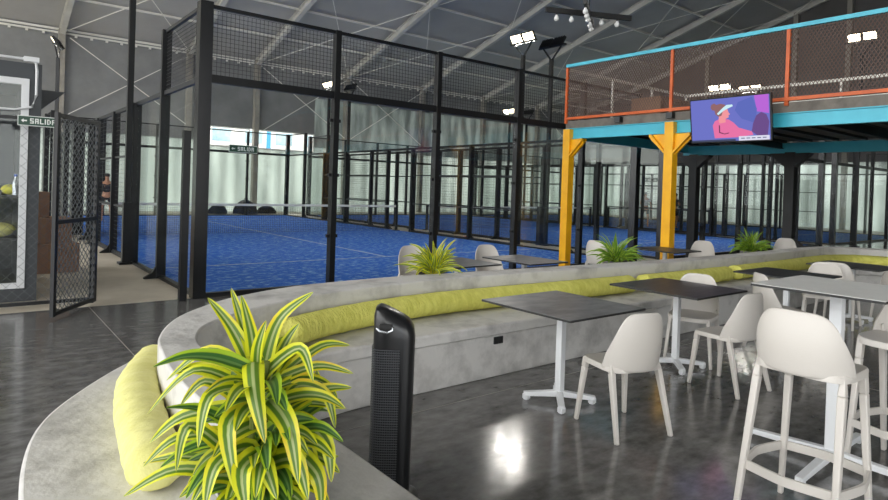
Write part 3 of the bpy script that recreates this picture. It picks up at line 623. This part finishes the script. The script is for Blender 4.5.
loft([fan_ring(.185,.175,.03), fan_ring(.19,.182,.4), fan_ring(.196,.19,.83,fz=lambda x,y: sl(x,y)*.2), fan_ring(.196,.19,.915,fz=sl), fan_ring(.182,.176,.955,fz=sl), fan_ring(.145,.135,.978,fz=sl), fan_ring(.07,.06,.987,fz=sl)], M['plast'], 'housing', fan)
g = MB()
for k in range(60):
    z = .05+k*.0122; w1 = .186+.008*z
    pts = [(-w1/2-.003, .03, z), (-w1/2-.005, -.035, z), (-w1/2*.86, -.086-.003*z, z), (-.03, -.0945-.004*z, z), (.03, -.0945-.004*z, z)]
    g.tube(catmull(pts, 2), .0026, 4)
for i in range(11):
    g.bar((-.08+i*.0105,-.0915,.045),(-.083+i*.0105,-.0965,.765),.0025,caps=False)
obj('grille', g, M['grill'], fan)
h = MB(); h.tube([(-.08,-.076,.87),(-.066,-.0935,.862),(-.03,-.0995,.856),(-.006,-.0985,.868),(-.006,-.098,.882)], .006, 6); obj('handle_trim', h, M['silver'], fan, smooth=True)
h = MB(); h.cbox((-.038,-.091,.882),(.062,.014,.03)); obj('display_recess', h, M['dplast'], fan, bevel=.004)
fan.scale = (1.08, 1.08, 1.025)
# ------------------------------------------------------------------ plants
def leaf(mb, pts, w, n=11, fold=.18, twist=0., ref=(-.42,-.55,.72)):
    P = catmull(pts, 6) if len(pts) > 2 else [Vector(p) for p in pts]; N = len(P); b = len(mb.v)
    side_prev = None; U = (-1., -.62, -.3, 0., .3, .62, 1.)
    for i, p in enumerate(P):
        t = i/(N-1); d = (P[min(i+1,N-1)]-P[max(i-1,0)]).normalized()
        sd = d.cross(Vector(ref))
        if sd.length < .15: sd = side_prev or Vector((1,0,0))
        sd.normalize()
        if side_prev and sd.dot(side_prev) < 0: sd = -sd
        side_prev = sd; nrm = sd.cross(d).normalized()
        if twist: sd = (sd*math.cos(twist*t)+nrm*math.sin(twist*t)); nrm = sd.cross(d).normalized()
        ww = w/2*(min(1, (.42+1.9*t))*max(0, 1-t**3.2))**.9+.0006
        for u in U:
            mb.v.append(tuple(p+sd*u*ww+nrm*(abs(u)*ww*fold*2-ww*fold))); mb.uv[len(mb.v)-1] = abs(u)
    K = len(U)
    for i in range(N-1):
        for k in range(K-1): mb.f.append((b+i*K+k, b+i*K+k+1, b+(i+1)*K+k+1, b+(i+1)*K+k)); mb.m.append(0)
def arch(c, az, el, L, droop, rnd):
    d = Vector((math.cos(az)*math.cos(el), math.sin(az)*math.cos(el), math.sin(el))); p = Vector(c); pts = [tuple(p)]; n = 4
    for i in range(n):
        p = p+d*(L/n); pts.append(tuple(p)); d = (d+Vector((rnd.uniform(-.05,.05), rnd.uniform(-.05,.05), -droop*(.5+i*.35)/n*2))).normalized()
    return pts
BIG = [
 ([(-1.762,-6.59,1.005),(-1.813,-6.548,1.119),(-1.875,-6.498,1.211)],0.036),
 ([(-1.754,-6.596,1.028),(-1.774,-6.541,1.128),(-1.798,-6.495,1.237)],0.03),
 ([(-1.748,-6.601,1.013),(-1.771,-6.607,1.119),(-1.803,-6.606,1.23)],0.034),
 ([(-1.725,-6.62,0.985),(-1.689,-6.647,1.146),(-1.594,-6.696,1.238)],0.036),
 ([(-1.741,-6.608,0.926),(-1.774,-6.682,1.065),(-1.762,-6.716,1.165)],0.036),
 ([(-1.7,-6.615,0.95),(-1.628,-6.569,1.049),(-1.585,-6.577,1.109)],0.03),
 ([(-1.725,-6.621,0.963),(-1.658,-6.737,1.068),(-1.634,-6.796,0.97)],0.034),
 ([(-1.764,-6.589,0.962),(-1.868,-6.505,1.037),(-1.971,-6.399,0.927)],0.034),
 ([(-1.781,-6.576,0.925),(-1.924,-6.537,0.989),(-2.035,-6.438,0.84)],0.032),
 ([(-1.784,-6.675,1.022),(-1.823,-6.799,0.967),(-1.813,-6.859,0.839)],0.046),
 ([(-1.788,-6.596,0.924),(-1.913,-6.662,0.938),(-1.952,-6.697,0.802)],0.04),
 ([(-1.774,-6.659,0.876),(-1.884,-6.751,0.873),(-1.879,-6.834,0.69)],0.05),
 ([(-1.737,-6.675,0.909),(-1.736,-6.844,0.871),(-1.726,-6.905,0.714)],0.05),
 ([(-1.64,-6.716,0.823),(-1.59,-6.808,0.771),(-1.583,-6.841,0.655)],0.042),
 ([(-1.681,-6.592,0.919),(-1.543,-6.638,0.968),(-1.434,-6.7,0.94)],0.03),
 ([(-1.646,-6.582,0.933),(-1.51,-6.6,1.024),(-1.405,-6.62,1.017)],0.03),
 ([(-1.616,-6.657,0.918),(-1.537,-6.696,0.884),(-1.513,-6.728,0.774)],0.032),
 ([(-1.773,-6.519,0.863),(-1.861,-6.448,0.919),(-1.927,-6.41,0.838)],0.03),
 ([(-1.798,-6.589,0.859),(-1.946,-6.509,0.836),(-2.025,-6.435,0.744)],0.036),
 ([(-1.823,-6.545,0.763),(-1.964,-6.508,0.769),(-2.05,-6.467,0.684)],0.032),
 ([(-1.828,-6.605,0.728),(-1.959,-6.627,0.849),(-1.996,-6.637,0.721)],0.034),
 ([(-1.776,-6.584,0.664),(-1.929,-6.486,0.696),(-2.031,-6.38,0.66)],0.034),
 ([(-1.801,-6.615,0.639),(-1.973,-6.553,0.69),(-2.105,-6.474,0.609)],0.034),
 ([(-1.78,-6.708,0.698),(-1.798,-6.821,0.759),(-1.786,-6.895,0.682)],0.05),
 ([(-1.728,-6.686,0.69),(-1.705,-6.831,0.752),(-1.694,-6.905,0.659)],0.05),
 ([(-1.687,-6.653,0.784),(-1.584,-6.673,0.677),(-1.493,-6.721,0.672)],0.034),
 ([(-1.713,-6.568,0.776),(-1.58,-6.585,0.83),(-1.435,-6.663,0.806)],0.03),
 ([(-1.649,-6.554,0.895),(-1.531,-6.584,0.898),(-1.497,-6.547,0.922)],0.03),
 ([(-1.803,-6.689,0.766),(-1.91,-6.731,0.754),(-1.949,-6.765,0.65)],0.045),
 ([(-1.767,-6.743,0.763),(-1.867,-6.829,0.767),(-1.873,-6.89,0.668)],0.05),
 ([(-1.706,-6.663,0.777),(-1.641,-6.755,0.764),(-1.594,-6.794,0.625)],0.045),
 ([(-1.672,-6.692,0.735),(-1.629,-6.829,0.69),(-1.616,-6.841,0.567)],0.045),
]
bp = thing('potted_dracaena', 'large striped yellow-green dracaena in the foreground on the bench end', 'plant', (-1.72,-6.63,.46))
bo = Vector(bp.location); rnd = random.Random(7)
b = MB(); b.lathe([(.10,0),(.12,.02),(.14,.13),(.145,.15),(.13,.15),(.125,.12)], n=28); obj('pot', b, M['pot'], bp, smooth=True)
b = MB(); b.lathe([(.124,.11),(.124,.125)], n=20); obj('soil', b, M['soil'], bp)
b = MB()
for dx, dy, z in ((0,0,.55),(.05,-.04,.35),(-.05,-.02,.38),(.0,.06,.4)): b.tube([(dx*.5,dy*.5,.18),(dx*1.1,dy*1.1,.3),(dx,dy,z)], [.014,.013,.010], 8)
obj('stem', b, M['stem'], bp, smooth=True)
def add_leaf(pts, w, par, mt, tw=0):
    mb = MB(); leaf(mb, pts, w, twist=tw); return obj('leaf', mb, mt, par, smooth=True)
for pts, w_ in BIG:
    q = [tuple(Vector(p)-bo) for p in pts]; s = Vector(q[0]); core = Vector((s.x*.55, s.y*.55, s.z-.05))
    add_leaf([tuple(core)]+q, w_*1.55, bp, M['leaf'], rnd.uniform(-.3,.3))
for k in range(24):
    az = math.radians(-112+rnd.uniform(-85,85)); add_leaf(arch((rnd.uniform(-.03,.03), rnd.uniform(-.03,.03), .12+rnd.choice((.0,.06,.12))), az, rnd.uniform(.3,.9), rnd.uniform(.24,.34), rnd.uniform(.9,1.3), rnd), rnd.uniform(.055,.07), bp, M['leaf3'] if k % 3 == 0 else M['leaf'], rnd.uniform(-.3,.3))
for k in range(56):
    lvl = rnd.choice((.02,.06,.10,.16,.22,.28,.34,.40)); az = rnd.uniform(0, 2*PI); el = rnd.uniform(.05, .9)
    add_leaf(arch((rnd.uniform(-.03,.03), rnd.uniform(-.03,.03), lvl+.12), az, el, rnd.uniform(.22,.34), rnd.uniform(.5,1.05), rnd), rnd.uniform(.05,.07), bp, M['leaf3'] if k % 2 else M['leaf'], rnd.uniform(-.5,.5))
def wall_plant(label, x, y, n, L, seed, mt, s=1.):
    t = thing('potted_spider_plant', label, 'plant', (x,y,0), 0, 'plants in planters behind the bench wall'); rn = random.Random(seed)
    b = MB(); b.lathe([(.14,0),(.15,.02),(.17,.68),(.175,.72),(.155,.72),(.15,.68)], n=24); obj('planter', b, M['pot'], t, smooth=True)
    b = MB(); b.lathe([(.15,.66),(.15,.69)], n=20); obj('soil', b, M['soil'], t)
    for k in range(n):
        az = rn.uniform(0, 2*PI); el = rn.uniform(.25, 1.35)
        add_leaf(arch((rn.uniform(-.03,.03), rn.uniform(-.03,.03), .69+rn.uniform(0,.06)), az, el, L*rn.uniform(.7,1.15), rn.uniform(.4,.95), rn), rn.uniform(.03,.045)*s, t, mt, rn.uniform(-.4,.4))
wall_plant('striped yellow-green plant above the bench wall, nearest and leftmost of the three', 1.27, -3.60, 74, .37, 11, M['leaf'], .95)
wall_plant('darker striped plant above the bench wall, between the two yellow columns', 4.22, -3.70, 90, .37, 12, M['leaf2'], .75)
wall_plant('plain green bushy plant above the bench wall, left of the thick black column', 7.85, -3.78, 100, .37, 13, M['leaf2'], .85)
# ------------------------------------------------------------------ left side: fence, gate, kiosk, boxes
def chainlink(mb, f, L, z0, z1, sp=.12, th=.003):
    H = z1-z0; k = -H
    while k < L:
        for za, zb in ((z0, z1), (z1, z0)): clipdiag(mb, k, k+H, za, zb, 0, L, f, th)
        k += sp
fe = thing('chain_link_fence', 'dark chain link fence panel with a green exit sign, in front of the kiosk', 'fence', (-1.22,.27,0), PI)
for x in (0, 1.9, 3.8): b = MB(); b.box((x-.025,-.025,0),(x+.025,.025,2.32)); obj('post', b, M['black'], fe)
for z in (.05, 2.27): obj('rail', MB().box((0,-.02,z-.02),(3.8,.02,z+.02)), M['black'], fe)
b = MB(); chainlink(b, lambda u, z: (u,0,z), 3.8, .06, 2.26); obj('chain_mesh', b, M['galv'], fe)
ga = thing('fence_gate', 'open chain link gate leaf swung toward the camera', 'gate', (-1.19,.2,0), math.atan2(-.83,-.55))
for x in (.03, .95): b = MB(); b.box((x-.028,-.02,.03),(x+.028,.02,2.3)); obj('frame_post', b, M['black'], ga)
for z in (.06, 1.08, 2.27): obj('rail', MB().box((.03,-.018,z-.022),(.95,.018,z+.022)), M['black'], ga)
b = MB(); chainlink(b, lambda u, z: (u+.04,0,z), .9, .08, 2.25, .09, .006); obj('chain_mesh', b, M['galv'], ga)
tag(obj('latch_post', MB().box((-.27,-.16,0),(-.18,-.07,2.25)), M['black']), 'short dark gate post at the foot of the nearest cage corner', 'post')
def glyphs(mb, txt, x, z, h, f):
    G = {'S':['XXX','X..','XXX','..X','XXX'],'A':['XXX','X.X','XXX','X.X','X.X'],'L':['X..','X..','X..','X..','XXX'],'I':['X','X','X','X','X'],'D':['XX.','X.X','X.X','X.X','XX.']}
    p = h/5
    for c in txt:
        g = G[c]
        for r, row in enumerate(g):
            for k, q in enumerate(row):
                if q == 'X': f(mb, x+k*p, z+h-(r+1)*p, p)
        x += (len(g[0])+.9)*p
def exit_sign(label, loc, rz, W, H, grp=None, dark=False):
    t = thing('exit_sign', label, 'sign', loc, rz, grp)                    # face toward local -Y, left to right is +X
    b = MB(); b.cbox((0,0,0),(W,.02,H)); obj('sign_board', b, M['signw'], t)
    b = MB(); b.cbox((0,-.011,0),(W*.97,.006,H*.86)); obj('sign_face', b, M['signg'], t)
    b = MB(); h = H*.42; x = -W*.42
    b.add([(x,-.0155,0),(x+h*.5,-.0155,h*.45),(x+h*.5,-.0155,-h*.45)],[(0,1,2)]); b.box((x+h*.45,-.0156,-h*.16),(x+h*1.15,-.015,h*.16)); obj('arrow', b, M['signw'], t)
    b = MB(); glyphs(b, 'SALIDA', -W*.20, -H*.26, H*.52, lambda m_, x, z, p: m_.box((x,-.0156,z),(x+p,-.015,z+p))); obj('lettering', b, M['signw'], t)
    return t
exit_sign('green SALIDA exit sign with a left arrow on the left chain link fence', (-1.83,.235,2.24), 0, .40, .12)
exit_sign('green SALIDA exit sign on the far wall above the nearest court', (7.75,19.9,3.15), 0, 1.35, .36)
exit_sign('small dark exit sign far away beyond the courts, between the yellow columns', (37.2,17.2,2.75), -PI/2, 1.2, .34)
kb = thing('kiosk', 'dark grey kiosk with a white framed window behind the chain link fence', 'kiosk', (-1.76,.75,0))
b = MB(); b.box((-.16,0,0),(0,2.2,3.0)); b.box((-3,0,2.8),(-.16,2.2,3.0)); b.box((-3,0,0),(-.16,2.2,.16)); b.box((-3,2.1,.16),(-.16,2.2,2.8)); obj('wall', b, M['grey'], kb)
b = MB(); b.box((-3,-.03,2.72),(-.13,.03,2.8)); b.box((-.21,-.03,.24),(-.13,.03,2.72)); b.box((-3,-.03,.17),(-.13,.03,.24)); obj('window_frame', b, M['white'], kb, bevel=.004)
b = MB(); b.box((-3,-.004,.24),(-.21,.004,2.72)); obj('window_pane', b, M['glass'], kb)
b = MB()
for z in (.75, 1.3): b.box((-3,.25,z),(-.2,1.6,z+.03))
for x in (-.5, -1.6): b.box((x-.03,.22,.16),(x+.03,.28,2.7))
obj('shelf', b, M['deck'], kb)
b = MB(); b.tube([(-2.5,-.06,3.04),(-.12,-.06,3.04),(-.07,-.06,3.0),(-.06,-.06,2.9),(-.06,-.06,2.6),(-.1,-.06,2.45),(-.28,-.06,2.4),(-2,-.06,2.4)], .016, 8); b.cbox((-.12,-.06,3.04),(.16,.07,.06)); obj('conduit', b, M['white'], kb, smooth=True)
aw = MB(); aw.prism([(.42,2.86),(0,2.46),(0,2.86)], 1, 1.5, 2.1); obj('canopy', aw, M['grey'], kb)
def bag(label, x, y, z, r, mt, sz=(1,1,.7), cat='bag', grp=None):
    b = MB(); rn = random.Random(int(x*100)); pr = []
    for k in range(9):
        t = PI*k/8; pr.append((max(.004, r*math.sin(t)), r-r*math.cos(t)))
    b.lathe(pr, n=14); b.v = [(vx*sz[0]*(1+.08*math.sin(9*vz/r)), vy*sz[1]*(1+.08*math.cos(7*vx/r)), vz*sz[2]) for vx, vy, vz in b.v]
    return tag(obj('wrapped_bag', b, mt, smooth=True, loc=(x,y,z)), label, cat, grp)
bag('bright yellow wrapped bag on the upper kiosk shelf', -2.04, 1.15, 1.331, .10, M['bagy'])
bag('yellow wrapped bag at the right end of the upper kiosk shelf', -2.36, 1.4, 1.331, .10, M['bagy'])
bag('pale green bag on the lower kiosk shelf', -2.16, 1.2, .781, .16, M['lit_lime'], (1.2,1,.6))
b = MB(); b.lathe([(.035,0),(.035,.17),(.015,.2),(.015,.24)], n=12); bt = tag(obj('water_bottle', b, M['silver'], smooth=True, loc=(-1.99,1.02,1.331)), 'small bottle with a blue cap on the upper kiosk shelf', 'bottle')
b = MB(); b.lathe([(.02,.24),(.02,.27)], n=12); obj('cap', b, M['blue'], bt)
def carton(label, x, y, z, w_, d_, h_, rz=0):
    t = thing('cardboard_box', label, 'box', (x,y,z), rz, 'cardboard boxes behind the kiosk')
    b = MB(); b.box((-w_/2,-d_/2,0),(w_/2,d_/2,h_)); obj('carton', b, M['card'], t, bevel=.006)
    b = MB(); b.box((-.03,-d_/2-.002,0),(.03,d_/2+.002,h_+.002)); obj('tape_strip', b, mat('brown parcel tape', S(150,112,80), .4), t)
carton('large brown cardboard box on the floor behind the fence', -1.42, 3.5, 0, .85, .6, .48, .1)
carton('brown cardboard box stacked on the large box', -1.5, 3.5, .484, .8, .55, .42, .05)
carton('small upright brown box on top of the stack behind the fence', -1.6, 3.5, .908, .34, .34, .42, .2)
# dark folded screens in the distance at the left
sr = None
for k in range(5):
    lab = ['leftmost','second','middle','fourth','rightmost'][k]+' of the five dark upright folded screens behind the gate'
    if sr is None:
        sr = thing('folded_screen', lab, 'screen', (-1.2,9.2,0), 0, 'dark folded screens behind the gate')
        b = MB(); b.box((-.03,-.3,0),(.03,.3,3.1)); obj('panel', b, M['black'], sr)
        obj('edge_post', MB().cbox((0,-.33,1.55),(.1,.06,3.1)), M['deck'], sr)
    else: dup(sr, (-1.2+k*.27,9.2+k*.55,0), 0, lab)
# ------------------------------------------------------------------ black heaps, cones, ceiling lamp
def heap(label, x, y, r, h, seed):
    b = MB(); N = 16; rn = random.Random(seed); ph = [rn.uniform(0,6) for _ in range(3)]; vs = []; fs = []
    for i in range(7):
        t = i/6*PI/2
        for k in range(N): a = 2*PI*k/N; q = r*math.cos(t)*(1+.15*math.sin(3*a+ph[0])+.08*math.sin(5*a+ph[1])); vs.append((q*math.cos(a), q*math.sin(a)*.6, h*math.sin(t)*(1+.12*math.sin(2*a+ph[2])*math.cos(t))))
    fs = [(i*N+k, i*N+(k+1) % N, (i+1)*N+(k+1) % N, (i+1)*N+k) for i in range(6) for k in range(N)]; b.add(vs, fs)
    return tag(obj('dark_heap', b, M['rock'], smooth=True, loc=(x,y,0)), label, 'heap', 'dark heaps beyond the far glass')
heap('tall dark heap beyond the far glass of the nearest court, largest of three', 8.6, 21.7, .62, .72, 1)
heap('low dark heap left of the largest one beyond the far glass', 7.25, 21.7, .45, .45, 2)
heap('wide flat dark heap beside the largest one beyond the far glass', 9.75, 21.9, .5, .4, 3)
for x, y, l in ((11.5,20.6,'small orange cone beyond the far corner of the nearest court'), (10.75,6.9,'small orange cone on the strip between two courts')):
    t = thing('marker_cone', l, 'cone', (x,y,0)); b = MB(); b.cbox((0,0,.01),(.2,.2,.02)); obj('base', b, M['red'], t); b = MB(); b.lathe([(.08,.02),(.025,.27),(.01,.28)], n=12); obj('body', b, M['red'], t, smooth=True)
hf = thing('pendant_cross', 'black cross shaped ceiling lamp with round white bulbs', 'ceiling lamp', (4.50,-2.89,4.19), 0)
ax = Vector((5.06-3.86,-3.19+2.62,0)).normalized(); ay = Vector((.83,.55,0)).normalized()
b = MB(); b.bar(-ax*.67, ax*.67, .05, .07); obj('bar', b, M['edge'], hf)
b = MB(); b.bar(-ay*.62, ay*.62, .05, .07); obj('cross_bar', b, M['edge'], hf)
b = MB(); b.bar((0,0,.03),(0,0,10.),.012); obj('cable', b, M['edge'], hf)
for a, s in ((ax,-.5),(ax,-.27),(ax,.2),(ax,.45),(ay,-.52),(ay,-.3),(ay,-.1),(ay,.2),(ay,.42)):
    c = a*s; b = MB(); b.lathe([(.016,-.035),(.016,-.06)], c=tuple(c), n=10); so = obj('socket', b, M['edge'], hf)
    b = MB(); b.lathe([(.014,-.06),(.02,-.075),(.034,-.10),(.036,-.12),(.025,-.142),(.006,-.15)], c=tuple(c), n=12); obj('bulb', b, M['bulb'], so, smooth=True)
# ------------------------------------------------------------------ people, far away
def person(label, x, y, rz, top, bottom, arm, racket):
    t = thing('person', label, 'person', (x,y,0), rz)
    V = [(0,0,.95),(0,0,1.15),(0,0,1.38),(0,0,1.5),(0,.01,1.6),(0,.01,1.7)]; Rr = [.14,.12,.14,.06,.085,.07]; E = [(0,1),(1,2),(2,3),(3,4),(4,5)]
    def chain(p0, pts, rs):
        k = p0
        for p, r in zip(pts, rs): V.append(p); Rr.append(r); E.append((k, len(V)-1)); k = len(V)-1
    for s in (-1, 1):
        chain(0, [(s*.1,0,.88),(s*.13,.05,.5),(s*.15,-.02,.08),(s*.15,.1,.04)], [.1,.065,.042,.035])
        ar = arm if s > 0 else [(.27,.02,1.15),(.28,.14,.93),(.28,.2,.86)]
        chain(2, [(s*.18,0,1.40)]+[(s*q[0],q[1],q[2]) for q in ar], [.06,.042,.032,.028])
    import bmesh
    def sk(name, V, Rr, E, mt, par):
        bm = bmesh.new(); ly = bm.verts.layers.skin.verify(); vv = [bm.verts.new(v) for v in V]
        for a, b_ in E: bm.edges.new((vv[a], vv[b_]))
        for i, v in enumerate(vv): v[ly].radius = (Rr[i], Rr[i]*.8); v[ly].use_root = (i == 0)
        me = bpy.data.meshes.new(name); bm.to_mesh(me); bm.free(); me.materials.append(mt); o = bpy.data.objects.new(name, me); C.objects.link(o); o.parent = par
        m1 = o.modifiers.new('skin', 'SKIN'); m1.use_smooth_shade = True; m2 = o.modifiers.new('sub', 'SUBSURF'); m2.levels = m2.render_levels = 1; return o
    sk('body', V, Rr, E, M['skin'], t)
    sk('shirt', [(0,0,.98),(0,0,1.2),(0,0,1.4),(.17,0,1.41),(-.17,0,1.41),(.24,.01,1.25),(-.24,.01,1.25)], [.155,.145,.15,.08,.08,.065,.065], [(0,1),(1,2),(2,3),(2,4),(3,5),(4,6)], top, t)
    sk('shorts', [(0,0,.98),(.11,0,.84),(-.11,0,.84),(.13,.03,.6),(-.13,.03,.6)], [.155,.115,.115,.09,.09], [(0,1),(0,2),(1,3),(2,4)], bottom, t)
    b = MB(); b.lathe([(.02,-.02),(.078,-.0),(.092,.05),(.08,.1),(.03,.125)], c=(0,-.012,1.63), n=16); obj('hair', b, M['hair'], t, smooth=True)
    return t
person('player in a white shirt on the farthest court, left of the yellow column', 24.3, 9.1, 2.4, M['shirt'], M['dark'], [(.26,.1,1.2),(.2,.32,1.15),(.18,.4,1.15)], False)
person('player in a dark top on the farthest court, just right of the yellow column', 25.4, 8.1, -2.2, M['dark'], M['dark'], [(.27,.08,1.2),(.25,.25,1.05),(.24,.33,1.02)], False)
person('person in dark clothes seen through the left mesh of the nearest court', 1.5, 16.1, 2.8, M['dark'], M['dark'], [(.27,.08,1.2),(.25,.3,1.2),(.24,.38,1.22)], False)
